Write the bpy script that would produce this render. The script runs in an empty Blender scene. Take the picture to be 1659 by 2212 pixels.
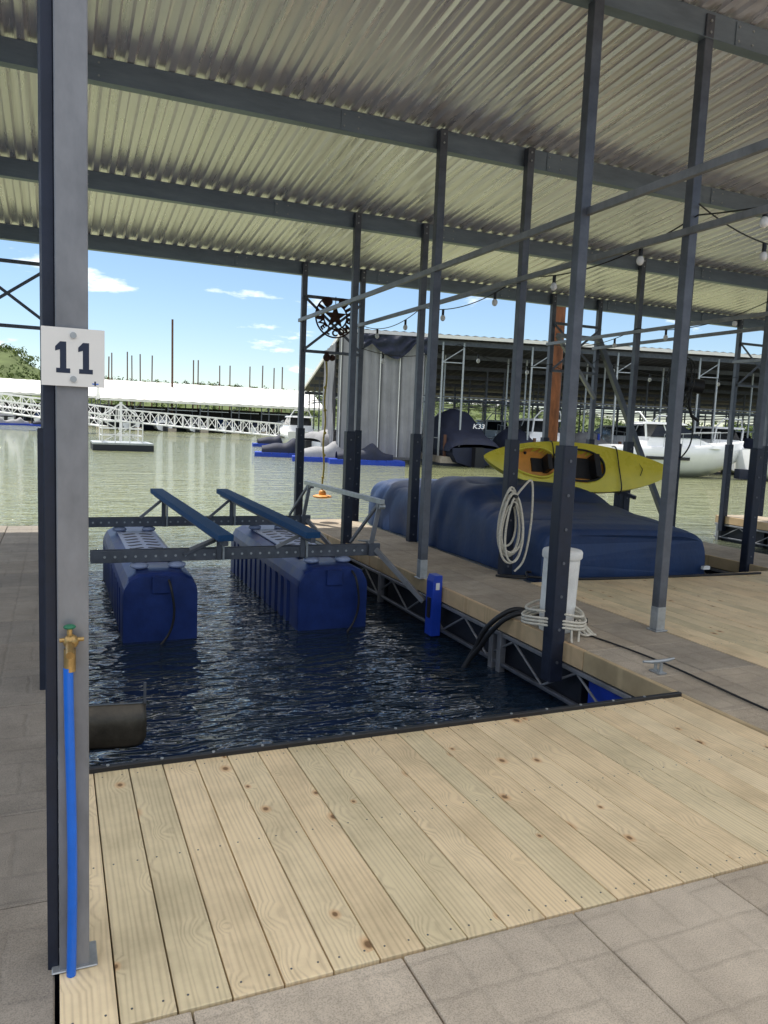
import bpy, math, random
from mathutils import Vector, Matrix, noise
random.seed(7)
scene=bpy.context.scene
R=math.radians
# ------------------------------------------------------------ materials
def newmat(name):
    m=bpy.data.materials.new(name); m.use_nodes=True
    nt=m.node_tree; return m,nt,nt.nodes['Principled BSDF']
def N(nt,t,**k):
    n=nt.nodes.new(t)
    for a,b in k.items(): setattr(n,a,b)
    return n
def mathn(nt,op,a,b=None,c=None):
    n=N(nt,'ShaderNodeMath',operation=op)
    for i,x in enumerate((a,b,c)):
        if x is None: continue
        if isinstance(x,(int,float)): n.inputs[i].default_value=x
        else: nt.links.new(x,n.inputs[i])
    return n.outputs[0]
def ramp(nt,fac,stops):
    r=N(nt,'ShaderNodeValToRGB'); nt.links.new(fac,r.inputs[0])
    e=r.color_ramp.elements
    while len(e)<len(stops): e.new(.5)
    for i,(p,c) in enumerate(stops):
        e[i].position=p; e[i].color=(c[0],c[1],c[2],1) if not isinstance(c,(int,float)) else (c,c,c,1)
    return r.outputs[0]
def mix(nt,fac,a,b,bt='MIX'):
    n=N(nt,'ShaderNodeMix',data_type='RGBA',blend_type=bt)
    for i,x in ((0,fac),(6,a),(7,b)):
        if isinstance(x,(int,float)): n.inputs[i].default_value=x
        elif isinstance(x,tuple): n.inputs[i].default_value=(x[0],x[1],x[2],1)
        else: nt.links.new(x,n.inputs[i])
    return n.outputs[2]
def mat(name,col,rough=.5,metal=0,var=.15,scale=4,bump=.1,stretch=(1,1,1),bscale=None,spec=.5):
    m,nt,b=newmat(name)
    tc=N(nt,'ShaderNodeTexCoord'); mp=N(nt,'ShaderNodeMapping'); mp.inputs['Scale'].default_value=stretch
    nt.links.new(tc.outputs['Object'],mp.inputs[0])
    n=N(nt,'ShaderNodeTexNoise'); n.inputs['Scale'].default_value=scale; n.inputs['Detail'].default_value=5; n.inputs['Roughness'].default_value=.65
    nt.links.new(mp.outputs[0],n.inputs['Vector'])
    lo=tuple(c*(1-var) for c in col); hi=tuple(min(1,c*(1+var)) for c in col)
    c=ramp(nt,n.outputs['Fac'],[(.3,lo),(.7,hi)])
    nt.links.new(c,b.inputs['Base Color'])
    b.inputs['Roughness'].default_value=rough; b.inputs['Metallic'].default_value=metal
    b.inputs['Specular IOR Level'].default_value=spec
    r=mathn(nt,'MULTIPLY_ADD',n.outputs['Fac'],.3,rough-.15)
    nt.links.new(r,b.inputs['Roughness'])
    if bump:
        n2=N(nt,'ShaderNodeTexNoise'); n2.inputs['Scale'].default_value=bscale or scale*8; n2.inputs['Detail'].default_value=3
        nt.links.new(mp.outputs[0],n2.inputs['Vector'])
        bp=N(nt,'ShaderNodeBump'); bp.inputs['Strength'].default_value=bump; bp.inputs['Distance'].default_value=.01
        nt.links.new(n2.outputs['Fac'],bp.inputs['Height']); nt.links.new(bp.outputs[0],b.inputs['Normal'])
    return m
def wood_mat(name,base,dark):
    m,nt,b=newmat(name)
    tc=N(nt,'ShaderNodeTexCoord'); at=N(nt,'ShaderNodeAttribute',attribute_name='rnd')
    cx=N(nt,'ShaderNodeCombineXYZ')
    nt.links.new(mathn(nt,'MULTIPLY',at.outputs['Fac'],37.0),cx.inputs[0])
    nt.links.new(mathn(nt,'MULTIPLY',at.outputs['Fac'],91.0),cx.inputs[1])
    ad=N(nt,'ShaderNodeVectorMath',operation='ADD'); nt.links.new(tc.outputs['Object'],ad.inputs[0]); nt.links.new(cx.outputs[0],ad.inputs[1])
    mk=N(nt,'ShaderNodeMapping'); mk.inputs['Scale'].default_value=(4.2,3.0,0.01); nt.links.new(ad.outputs[0],mk.inputs[0])
    vo=N(nt,'ShaderNodeTexVoronoi',voronoi_dimensions='2D'); vo.inputs['Scale'].default_value=1; nt.links.new(mk.outputs[0],vo.inputs['Vector'])
    sc=N(nt,'ShaderNodeSeparateColor'); nt.links.new(vo.outputs['Color'],sc.inputs[0])
    kd=mathn(nt,'DIVIDE',vo.outputs['Distance'],mathn(nt,'MULTIPLY_ADD',sc.outputs[1],.9,.45))
    near=ramp(nt,kd,[(0.0,1.0),(.25,0.0)])
    sx=N(nt,'ShaderNodeSeparateXYZ'); nt.links.new(ad.outputs[0],sx.inputs[0])
    xs=mathn(nt,'MULTIPLY_ADD',near,.04,sx.outputs[0])
    c2=N(nt,'ShaderNodeCombineXYZ'); nt.links.new(xs,c2.inputs[0]); nt.links.new(mathn(nt,'MULTIPLY',sx.outputs[1],.06),c2.inputs[1])
    wv=N(nt,'ShaderNodeTexWave',wave_type='BANDS',bands_direction='X'); wv.inputs['Scale'].default_value=17; wv.inputs['Distortion'].default_value=8; wv.inputs['Detail'].default_value=2; wv.inputs['Detail Scale'].default_value=1.0
    nt.links.new(c2.outputs[0],wv.inputs['Vector'])
    m3=N(nt,'ShaderNodeMapping'); m3.inputs['Scale'].default_value=(120,4,1); nt.links.new(ad.outputs[0],m3.inputs[0])
    fn=N(nt,'ShaderNodeTexNoise'); fn.inputs['Scale'].default_value=1; fn.inputs['Detail'].default_value=4; nt.links.new(m3.outputs[0],fn.inputs['Vector'])
    g=mix(nt,.62,wv.outputs['Color'],fn.outputs['Fac'])
    c=ramp(nt,g,[(.2,tuple(base[i]*.76+dark[i]*.08 for i in range(3))),(.5,base),(.85,tuple(min(.95,x*1.08) for x in base))])
    tint=ramp(nt,at.outputs['Fac'],[(0,(.82,.83,.78)),(.35,(1,.97,.92)),(.7,(.93,.87,.80)),(1,(1.0,1.0,.98))])
    c=mix(nt,1.0,c,tint,'MULTIPLY')
    bn=N(nt,'ShaderNodeTexNoise'); bn.inputs['Scale'].default_value=2.7; bn.inputs['Detail'].default_value=6; bn.inputs['Roughness'].default_value=.65; nt.links.new(ad.outputs[0],bn.inputs['Vector'])
    c=mix(nt,1.0,c,ramp(nt,bn.outputs['Fac'],[(.3,(.74,.74,.72)),(.58,1.0)]),'MULTIPLY')
    on=mathn(nt,'GREATER_THAN',sc.outputs[0],.52)
    halo=mathn(nt,'MULTIPLY',ramp(nt,kd,[(.045,.7),(.12,0.0)]),on)
    c=mix(nt,halo,c,tuple(dark[i]*1.9 for i in range(3)))
    kn=mathn(nt,'MULTIPLY',ramp(nt,kd,[(.03,.9),(.055,0.0)]),on)
    c=mix(nt,kn,c,tuple(x*.5 for x in dark))
    nt.links.new(c,b.inputs['Base Color']); b.inputs['Roughness'].default_value=.62
    b.inputs['Specular IOR Level'].default_value=.35
    bp=N(nt,'ShaderNodeBump'); bp.inputs['Strength'].default_value=.3; bp.inputs['Distance'].default_value=.003
    nt.links.new(g,bp.inputs['Height']); nt.links.new(bp.outputs[0],b.inputs['Normal'])
    return m
def paver_mat(name,base):
    m,nt,b=newmat(name)
    tc=N(nt,'ShaderNodeTexCoord'); at=N(nt,'ShaderNodeAttribute',attribute_name='rnd')
    sx=N(nt,'ShaderNodeSeparateXYZ'); nt.links.new(tc.outputs['Object'],sx.inputs[0])
    wn=N(nt,'ShaderNodeTexNoise'); wn.inputs['Scale'].default_value=9; wn.inputs['Detail'].default_value=3; nt.links.new(tc.outputs['Object'],wn.inputs['Vector'])
    w=mathn(nt,'MULTIPLY_ADD',wn.outputs['Fac'],.10,-.05)
    X=mathn(nt,'ADD',mathn(nt,'DIVIDE',sx.outputs[0],.305),w); Y=mathn(nt,'ADD',mathn(nt,'DIVIDE',sx.outputs[1],.305),w)
    fx=mathn(nt,'FRACT',X); fy=mathn(nt,'FRACT',Y)
    par=mathn(nt,'GREATER_THAN',mathn(nt,'FRACT',mathn(nt,'MULTIPLY',mathn(nt,'ADD',mathn(nt,'FLOOR',X),mathn(nt,'FLOOR',Y)),.5)),.25)
    def dist(f,c): return mathn(nt,'ABSOLUTE',mathn(nt,'SUBTRACT',f,c))
    ex=mathn(nt,'SUBTRACT',.5,dist(fx,.5)); ey=mathn(nt,'SUBTRACT',.5,dist(fy,.5))
    mx=mathn(nt,'ADD',dist(fx,.5),mathn(nt,'MULTIPLY',par,9)); my=mathn(nt,'ADD',dist(fy,.5),mathn(nt,'MULTIPLY',mathn(nt,'SUBTRACT',1.0,par),9))
    d=mathn(nt,'MINIMUM',mathn(nt,'MINIMUM',ex,ey),mathn(nt,'MINIMUM',mx,my))
    gr=ramp(nt,d,[(0.0,0.0),(.05,1.0)])
    n=N(nt,'ShaderNodeTexNoise'); n.inputs['Scale'].default_value=3; n.inputs['Detail'].default_value=7; n.inputs['Roughness'].default_value=.7; nt.links.new(tc.outputs['Object'],n.inputs['Vector'])
    n2=N(nt,'ShaderNodeTexNoise'); n2.inputs['Scale'].default_value=240; n2.inputs['Detail'].default_value=1; nt.links.new(tc.outputs['Object'],n2.inputs['Vector'])
    c=ramp(nt,n.outputs['Fac'],[(.3,tuple(x*.76 for x in base)),(.7,tuple(x*1.18 for x in base))])
    c=mix(nt,1.0,c,ramp(nt,n2.outputs['Fac'],[(.3,.74),(.6,1.08)]),'MULTIPLY')
    c=mix(nt,1.0,c,ramp(nt,at.outputs['Fac'],[(0,(.86,.86,.86)),(.5,(1,.97,.93)),(1,(1.05,1.05,1.05))]),'MULTIPLY')
    c=mix(nt,1.0,c,ramp(nt,gr,[(0,.90),(1,1.0)]),'MULTIPLY')
    nt.links.new(c,b.inputs['Base Color']); b.inputs['Roughness'].default_value=.85; b.inputs['Specular IOR Level'].default_value=.25
    h=mathn(nt,'ADD',mathn(nt,'MULTIPLY',gr,.5),mathn(nt,'ADD',mathn(nt,'MULTIPLY',n.outputs['Fac'],1.1),mathn(nt,'MULTIPLY',n2.outputs['Fac'],.14)))
    bp=N(nt,'ShaderNodeBump'); bp.inputs['Strength'].default_value=.7; bp.inputs['Distance'].default_value=.007
    nt.links.new(h,bp.inputs['Height']); nt.links.new(bp.outputs[0],b.inputs['Normal'])
    return m
def water_mat():
    m,nt,b=newmat('lake_water')
    geo=N(nt,'ShaderNodeNewGeometry')
    def nz(sx,sy,det,rot=0):
        mp=N(nt,'ShaderNodeMapping'); mp.inputs['Scale'].default_value=(sx,sy,1); mp.inputs['Rotation'].default_value=(0,0,rot)
        nt.links.new(geo.outputs['Position'],mp.inputs[0])
        n=N(nt,'ShaderNodeTexNoise'); n.inputs['Scale'].default_value=1; n.inputs['Detail'].default_value=det; n.inputs['Distortion'].default_value=.7
        nt.links.new(mp.outputs[0],n.inputs['Vector']); return n.outputs['Fac']
    a=nz(1.9,5.2,2,.2); c=nz(6,14,1,-.15); d=nz(.35,.9,1,.1)
    h=mathn(nt,'ADD',mathn(nt,'MULTIPLY',a,1.0),mathn(nt,'ADD',mathn(nt,'MULTIPLY',c,.30),mathn(nt,'MULTIPLY',d,1.2)))
    bp=N(nt,'ShaderNodeBump'); bp.inputs['Strength'].default_value=1.0; bp.inputs['Distance'].default_value=.085
    nt.links.new(h,bp.inputs['Height']); nt.links.new(bp.outputs[0],b.inputs['Normal'])
    open_col=ramp(nt,nz(.05,.08,2),[(.3,(.20,.22,.105)),(.7,(.25,.265,.14))])
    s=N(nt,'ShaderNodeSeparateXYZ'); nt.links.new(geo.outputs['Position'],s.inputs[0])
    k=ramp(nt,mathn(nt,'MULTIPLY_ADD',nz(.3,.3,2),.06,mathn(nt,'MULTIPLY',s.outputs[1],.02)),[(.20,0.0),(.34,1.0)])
    col=mix(nt,k,(.010,.022,.042),open_col)  # water near the slip darkened in its colour to stand in for canopy shade
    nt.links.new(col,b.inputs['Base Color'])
    b.inputs['Roughness'].default_value=.02; b.inputs['IOR'].default_value=1.4
    return m
def roof_mat():
    m,nt,b=newmat('galvalume')
    tc=N(nt,'ShaderNodeTexCoord'); sx=N(nt,'ShaderNodeSeparateXYZ'); nt.links.new(tc.outputs['Object'],sx.inputs[0])
    px=mathn(nt,'FLOOR',mathn(nt,'DIVIDE',sx.outputs[0],.825)); py=mathn(nt,'FLOOR',mathn(nt,'DIVIDE',sx.outputs[1],4.7))
    cv=N(nt,'ShaderNodeCombineXYZ'); nt.links.new(px,cv.inputs[0]); nt.links.new(py,cv.inputs[1])
    w=N(nt,'ShaderNodeTexWhiteNoise',noise_dimensions='2D'); nt.links.new(cv.outputs[0],w.inputs['Vector'])
    mp=N(nt,'ShaderNodeMapping'); mp.inputs['Scale'].default_value=(9,.8,1); nt.links.new(tc.outputs['Object'],mp.inputs[0])
    n=N(nt,'ShaderNodeTexNoise'); n.inputs['Scale'].default_value=1; n.inputs['Detail'].default_value=5; nt.links.new(mp.outputs[0],n.inputs['Vector'])
    c=ramp(nt,n.outputs['Fac'],[(.3,(.90,.86,.87)),(.65,(1.0,.96,.965))])
    c=mix(nt,1.0,c,ramp(nt,w.outputs['Value'],[(0,.86),(1,1.0)]),'MULTIPLY')
    nt.links.new(c,b.inputs['Base Color']); b.inputs['Metallic'].default_value=.6
    nt.links.new(mathn(nt,'MULTIPLY_ADD',n.outputs['Fac'],.30,.14),b.inputs['Roughness'])
    return m
M_={}
M_['wood']=wood_mat('pine_boards',(.90,.745,.50),(.34,.19,.085))
M_['wood2']=wood_mat('pine_fascia',(.66,.50,.31),(.25,.14,.06))
M_['paver']=paver_mat('stamped_paver',(.54,.46,.36))
M_['paver2']=paver_mat('darker_paver',(.31,.28,.24))  # darker tone of the same paver, for the left finger
M_['paver3']=paver_mat('finger_paver',(.45,.39,.31))
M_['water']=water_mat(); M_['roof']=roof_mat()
M_['steel']=mat('galvanised_steel',(.115,.125,.148),.5,.45,.3,6,.08)
M_['steel2']=mat('galvanised_post_face',(.24,.245,.26),.5,.4,.3,5,.08,stretch=(1,1,.5))
M_['beam']=mat('beam_steel',(.20,.245,.29),.45,.5,.22,3,.05,stretch=(.6,3,3))
M_['galv']=mat('bright_galvanised',(.42,.44,.45),.45,.6,.2,14,.05)
M_['dark']=mat('dark_sleeve',(.016,.022,.042),.5,.2,.3,8,.08)
M_['black']=mat('black_plastic',(.012,.012,.014),.5,0,.3,6,.05)
M_['bluep']=mat('blue_plastic',(.008,.028,.145),.42,0,.3,5,.12)
M_['bluepanel']=mat('pale_blue_panel',(.32,.38,.55),.5,0,.15,8,.05)
M_['bluepad']=mat('blue_carpet',(.013,.07,.18),.9,0,.2,40,.4)
M_['cover']=mat('blue_tarp',(.012,.038,.118),.58,0,.25,2.5,.5,bscale=11)
M_['coverd']=mat('navy_canvas',(.012,.017,.04),.7,0,.3,3,.2)
M_['greycan']=mat('grey_canvas',(.27,.27,.29),.85,0,.12,1.2,.2)
M_['greyseam']=mat('canvas_seam',(.10,.10,.11),.85,0,.12,1.2,.2)
M_['greycov']=mat('boat_cover_grey',(.30,.30,.31),.8,0,.2,2,.2)
M_['white']=mat('white_paint',(.80,.80,.78),.4,0,.05,3,.02)
M_['gel']=mat('white_gelcoat',(.84,.85,.86),.22,0,.04,2,0)
M_['whiteroof']=mat('white_roof',(.78,.77,.73),.5,0,.06,.8,.05)
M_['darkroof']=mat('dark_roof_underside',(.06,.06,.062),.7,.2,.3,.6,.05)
M_['glass']=mat('dark_glass',(.01,.012,.016),.15,0,.1,2,0)
M_['yellow']=mat('kayak_yellow',(.88,.73,.07),.3,0,.10,3,.04)
M_['orange']=mat('kayak_orange',(.88,.38,.07),.45,0,.12,5,.04)
M_['rope']=mat('cream_rope',(.70,.65,.54),.8,0,.2,60,.4)
M_['yrope']=mat('yellow_rope',(.50,.38,.08),.8,0,.2,60,.4)
M_['rust']=mat('rusted_iron',(.055,.022,.016),.8,.2,.4,20,.4)
M_['rustpile']=mat('rusty_pile',(.20,.075,.03),.85,.1,.5,3,.5,stretch=(3,3,.8))
M_['brownpole']=mat('brown_pole',(.11,.05,.03),.8,0,.2,2,.1)
M_['brass']=mat('brass',(.45,.30,.12),.4,.8,.3,30,.1)
M_['green']=mat('green_handle',(.02,.16,.08),.5,0,.2,20,.05)
M_['pipe']=mat('blue_pipe',(.01,.15,.68),.35,0,.12,8,.03)
M_['sign']=mat('sign_white',(.80,.79,.76),.35,0,.03,12,0)
M_['navy']=mat('sign_navy',(.012,.02,.05),.4,0,.05,12,0)
M_['bulb']=mat('frosted_bulb',(.82,.82,.80),.25,0,.02,6,0)
M_['plate']=mat('bronze_plate',(.065,.055,.04),.4,.3,.5,7,.1)
M_['fl']=mat('foliage',(.085,.12,.04),.9,0,.4,.12,0,spec=.1)
M_['fl2']=mat('foliage_light',(.15,.19,.06),.9,0,.35,.12,0,spec=.1)
M_['soil']=mat('hill_ground',(.11,.14,.06),.95,0,.3,.05,0,spec=.1)
M_['float']=mat('float_black',(.012,.015,.024),.6,0,.3,5,.1)
M_['floatblue']=mat('float_blue',(.01,.05,.42),.45,0,.15,5,.1)
M_['fender']=mat('bin_white',(.80,.79,.75),.55,0,.12,9,.3)
M_['teal']=mat('teal_hull',(.03,.16,.22),.3,0,.1,4,0)
M_['redp']=mat('red_hull',(.30,.03,.03),.3,0,.1,4,0)
# ------------------------------------------------------------ mesh builder
def smooth_pts(P,n=8):
    P=[Vector(p) for p in P]; out=[]
    for i in range(len(P)-1):
        p0=P[max(i-1,0)];p1=P[i];p2=P[i+1];p3=P[min(i+2,len(P)-1)]
        for k in range(n):
            t=k/n; out.append(.5*((2*p1)+(p2-p0)*t+(2*p0-5*p1+4*p2-p3)*t*t+(3*p1-p0-3*p2+p3)*t**3))
    out.append(P[-1]); return out
class MB:
    def __init__(s): s.v=[];s.f=[];s.m=[];s.mats=[];s.sm=[];s.r=[];s.cr=0.0
    def add(s,vs,fs,mt,smooth=False):
        mt=M_[mt]
        if mt not in s.mats: s.mats.append(mt)
        i=s.mats.index(mt); b=len(s.v)
        s.v+=[tuple(v) for v in vs]; s.r+=[s.cr]*len(vs)
        for f in fs: s.f.append(tuple(b+k for k in f)); s.m.append(i); s.sm.append(smooth)
    def box(s,x0,x1,y0,y1,z0,z1,mt):
        v=[(x,y,z) for z in (z0,z1) for y in (y0,y1) for x in (x0,x1)]
        s.add(v,[(0,2,3,1),(4,5,7,6),(0,1,5,4),(2,6,7,3),(0,4,6,2),(1,3,7,5)],mt)
    def beam(s,p,q,w,h,mt,up=(0,0,1)):
        p=Vector(p);q=Vector(q);d=(q-p).normalized();u=Vector(up)
        if abs(d.dot(u))>.98: u=Vector((0,1,0))
        a=d.cross(u).normalized()*w/2; b=a.cross(d).normalized()*h/2
        v=[p-a-b,p+a-b,p+a+b,p-a+b,q-a-b,q+a-b,q+a+b,q-a+b]
        s.add(v,[(0,3,2,1),(4,5,6,7),(0,1,5,4),(1,2,6,5),(2,3,7,6),(3,0,4,7)],mt)
    def path(s,pts,r,mt,n=8,closed=False):
        pts=[Vector(p) for p in pts]; K=len(pts); rings=[]; prev=None
        for i,p in enumerate(pts):
            if closed: d=pts[(i+1)%K]-pts[i-1]
            else: d=pts[min(i+1,K-1)]-pts[max(i-1,0)]
            d.normalize()
            if prev is None:
                u=Vector((0,0,1)) if abs(d.z)<.9 else Vector((1,0,0)); a=d.cross(u).normalized()
            else:
                a=(prev-d*prev.dot(d)).normalized()
            prev=a; b=d.cross(a); rr=r[i] if isinstance(r,(list,tuple)) else r
            rings.append([p+(a*math.cos(t)+b*math.sin(t))*rr for t in [2*math.pi*k/n for k in range(n)]])
        s.loft(rings,mt,cap=not closed,loop=closed)
    def loft(s,rings,mt,closed=True,cap=True,smooth=True,loop=False):
        n=len(rings[0]); v=[p for r in rings for p in r]; f=[]
        K=len(rings)
        for i in range(K if loop else K-1):
            j=(i+1)%K
            for k in range(n if closed else n-1):
                l=(k+1)%n
                f.append((i*n+k,i*n+l,j*n+l,j*n+k))
        s.add(v,f,mt,smooth)
        if cap and not loop:
            s.add(rings[0],[tuple(range(n))],mt); s.add(rings[-1],[tuple(range(n))],mt)
    def cyl(s,p,q,r,mt,n=16): s.path([p,q],r,mt,n)
    def ball(s,c,r,mt,sx=1,sy=1,sz=1,n=12,k=8):
        rings=[]
        for i in range(k+1):
            t=math.pi*(i/k); t=min(max(t,.02),math.pi-.02)
            rings.append([(c[0]+r*sx*math.sin(t)*math.cos(2*math.pi*j/n),c[1]+r*sy*math.sin(t)*math.sin(2*math.pi*j/n),c[2]+r*sz*math.cos(t)) for j in range(n)])
        s.loft(rings,mt)
    def obj(s,name,T=None,bevel=0,seg=1,recalc=True):
        me=bpy.data.meshes.new(name)
        vs=[Vector(v) for v in s.v]
        if T is not None: vs=[T@v for v in vs]
        lo=Vector([min(v[i] for v in vs) for i in range(3)]); hi=Vector([max(v[i] for v in vs) for i in range(3)])
        c=(lo+hi)/2; c.z=lo.z
        me.from_pydata([v-c for v in vs],[],s.f); 
        for m in s.mats: me.materials.append(m)
        me.polygons.foreach_set('material_index',s.m); me.polygons.foreach_set('use_smooth',s.sm)
        a=me.attributes.new('rnd','FLOAT','POINT'); a.data.foreach_set('value',s.r)
        me.update()
        if recalc:
            import bmesh
            bm=bmesh.new(); bm.from_mesh(me); bmesh.ops.recalc_face_normals(bm,faces=bm.faces); bm.to_mesh(me); bm.free()
        o=bpy.data.objects.new(name,me); scene.collection.objects.link(o); o.location=c
        if bevel:
            b=o.modifiers.new('bevel','BEVEL'); b.width=bevel; b.segments=seg; b.limit_method='ANGLE'; b.angle_limit=R(40)
        return o
def text(name,body,size,mt,T,parent,extrude=.001,offset=0.0,shear=0):
    c=bpy.data.curves.new(name,'FONT'); c.body=body; c.size=size; c.extrude=extrude; c.offset=offset; c.align_x='CENTER'; c.align_y='CENTER'; c.shear=shear
    o=bpy.data.objects.new(name,c); scene.collection.objects.link(o)
    dg=bpy.context.evaluated_depsgraph_get(); me=bpy.data.meshes.new_from_object(o.evaluated_get(dg))
    bpy.data.objects.remove(o); o=bpy.data.objects.new(name,me); scene.collection.objects.link(o)
    me.materials.clear(); me.materials.append(M_[mt])
    o.parent=parent; o.matrix_parent_inverse=Matrix.Translation(-parent.location); o.matrix_basis=T
    return o
# ------------------------------------------------------------ camera
f=1655.0
Yv=Vector((-(829-120)/f,(1106-890)/f,-1)).normalized()
Xv=Vector(((4700-829)/f,(1106-1080)/f,-1)).normalized()
Zv=Xv.cross(Yv).normalized(); Yv=Zv.cross(Xv).normalized()
cam=bpy.data.cameras.new('camera'); co=bpy.data.objects.new('camera',cam); scene.collection.objects.link(co)
Rm=Matrix((Xv,Yv,Zv)).to_4x4()
co.matrix_world=Matrix.Translation((0,0,1.55))@Rm
cam.sensor_fit='VERTICAL'; cam.sensor_height=36; cam.sensor_width=27; cam.lens=36*f/2212; cam.clip_end=6000; cam.clip_start=.05
scene.camera=co
# ------------------------------------------------------------ world / sun
sd=Vector((-.18,.36,.92)).normalized()
w=bpy.data.worlds.new('World'); scene.world=w; w.use_nodes=True; nt=w.node_tree
bg=nt.nodes['Background']
sky=N(nt,'ShaderNodeTexSky',sky_type='NISHITA'); sky.sun_disc=False
sky.sun_elevation=math.asin(sd.z); sky.sun_rotation=math.atan2(sd.x,sd.y); sky.air_density=1.0; sky.dust_density=.2; sky.ozone_density=4.0
tc=N(nt,'ShaderNodeTexCoord'); mp=N(nt,'ShaderNodeMapping'); mp.inputs['Scale'].default_value=(2.4,2.4,8.5); mp.inputs['Location'].default_value=(2.7,1.3,.9)
nt.links.new(tc.outputs['Generated'],mp.inputs[0])
cn=N(nt,'ShaderNodeTexNoise'); cn.inputs['Scale'].default_value=1.9; cn.inputs['Detail'].default_value=8; cn.inputs['Roughness'].default_value=.58
nt.links.new(mp.outputs[0],cn.inputs['Vector'])
sxyz=N(nt,'ShaderNodeSeparateXYZ'); nt.links.new(tc.outputs['Generated'],sxyz.inputs[0])
fill_cloud=ramp(nt,sxyz.outputs[2],[(0.30,0.0),(.50,.16)])  # extra cloud high overhead, out of view, added as white fill light
cm=ramp(nt,mathn(nt,'ADD',cn.outputs['Fac'],fill_cloud),[(.56,0.0),(.64,1.0)])
lowm=ramp(nt,sxyz.outputs[2],[(0.0,1.0),(.14,.9),(.24,.2),(.40,.9)])  # top stop lets the added overhead fill cloud through
cm=mathn(nt,'MULTIPLY',cm,lowm)
skyc=mix(nt,cm,sky.outputs[0],(12.5,12.2,11.8))
nt.links.new(skyc,bg.inputs['Color']); bg.inputs['Strength'].default_value=.15
sl=bpy.data.lights.new('sun','SUN'); sl.energy=5; sl.angle=R(.5); sl.color=(1,.95,.87)
so=bpy.data.objects.new('sun',sl); scene.collection.objects.link(so); so.rotation_mode='QUATERNION'; so.rotation_quaternion=sd.to_track_quat('Z','Y'); so.location=sd*50
scene.view_settings.view_transform='Standard'; scene.view_settings.look='None'; scene.view_settings.exposure=0
# ------------------------------------------------------------ water
WZ=-.5
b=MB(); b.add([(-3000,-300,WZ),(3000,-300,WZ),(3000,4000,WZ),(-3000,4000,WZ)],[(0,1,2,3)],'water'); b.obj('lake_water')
# ------------------------------------------------------------ decks
def boards(name,x0,x1,y0,y1,wd=.1445,gap=.005):
    b=MB(); x=x0
    while x<x1-.02:
        xe=min(x+wd-gap,x1); b.cr=random.random()
        dz=random.uniform(-.0015,.0015)
        b.box(x,xe,y0+random.uniform(0,.004),y1-.002,-.038+dz,dz,'wood')
        for yy in (y0+.05,(y0+y1)/2,y1-.06):
            for xx in (x+.03,xe-.03): b.cyl((xx,yy,dz),(xx,yy,dz+.0012),.0035,'steel',6)
        x+=wd
    b.cr=.5
    for yy in (y0+.05,(y0+y1)/2,y1-.06): b.box(x0,x1,yy-.03,yy+.03,-.2,-.05,'black')
    b.box(x0+.1,x1-.1,y0+.1,y1-.1,-.8,-.21,'float')
    o=b.obj(name,bevel=.002); return o
boards('wooden_deck',0.0,3.47,1.892,3.40)
boards('wooden_deck',4.50,8.03,1.892,6.55)
boards('wooden_deck',9.05,12.5,1.892,3.4)
def slabs(b,x0,x1,y0,y1,px=.61,py=.61,ox=.32,oy=0,gap=.005,z=0,mt='paver'):
    k=math.floor((x0-ox)/px)
    while ox+k*px<x1:
        a=max(x0,ox+k*px); c=min(x1,ox+(k+1)*px)
        j=math.floor((y0-oy)/py)
        while oy+j*py<y1:
            d=max(y0,oy+j*py); e=min(y1,oy+(j+1)*py)
            if c-a>.02 and e-d>.02:
                b.cr=random.random(); dz=random.uniform(-.003,.002)
                b.box(a+gap/2,c-gap/2,d+gap/2,e-gap/2,-.06+dz,z+dz,mt)
            j+=1
        k+=1
    b.cr=.5
b=MB(); slabs(b,-1.2,18,-4.6,1.886,oy=1.886-.61*12)
b.box(-1.2,18,-4.6,1.88,-.3,-.065,'black'); b.box(-1.1,18,-4.5,1.7,-.8,-.31,'float')
b.obj('paved_walkway',bevel=.006,seg=2)
def finger(name,x0,x1,y0,y1,fascia=True,blue=None,mt='paver3'):
    b=MB(); fx=.04 if fascia else 0
    slabs(b,x0+fx,x1-.0,y0,y1,px=(x1-x0-fx)/2+.0001,ox=x0+fx,oy=y0,mt=mt)
    b.box(x0+.05,x1-.05,y0,y1-.02,-.16,-.065,'black')
    for (a,c) in [(x0,x0+.036)]:
        y=y0
        while y<y1-.01:
            e=min(y+2.44,y1); b.cr=random.random(); b.box(a,c,y,e-.006,-.145,.004,'wood2'); y=e
    b.cr=.5
    for xx in (x0+.02,x1-.02):
        b.beam((xx,y0,-.175),(xx,y1,-.175),.04,.035,'steel2'); b.beam((xx,y0,-.43),(xx,y1,-.43),.04,.03,'steel')
        y=y0; up=True
        while y<y1-.35:
            b.beam((xx,y,-.19 if up else -.42),(xx,y+.42,-.42 if up else -.19),.02,.018,'steel2'); up=not up; y+=.42
        for yy in (y0+3.55,y0+3.68,y0+6.2,y1-.1): b.box(xx-.03,xx+.03,yy-.03,yy+.03,-.55,-.15,'steel2')
    y=y0+.1; k=0
    while y<y1-.3:
        e=min(y+1.15,y1-.05); b.box(x0+.10,x1-.10,y,e,-.85,-.20,'floatblue' if (blue and k in blue) else 'float'); y=e+.08; k+=1
    b.box(x0+.04,x1,y1-.03,y1,-.5,-.066,'galv')
    return b.obj(name,bevel=.005,seg=1)
finger('dock_finger',3.47,4.49,1.9,11.75,blue=(1,))
finger('dock_finger',8.04,9.04,1.9,11.75,blue=(3,))
finger('dock_finger',12.5,13.5,1.9,11.75)
finger('dock_finger',-1.2,-.01,1.9,11.4,fascia=False,mt='paver2')
b=MB(); b.beam((0.06,3.405,.004),(3.47,3.405,.004),.03,.035,'black'); b.box(.06,3.47,3.392,3.43,-.16,-.012,'black')
x=.2
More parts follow.
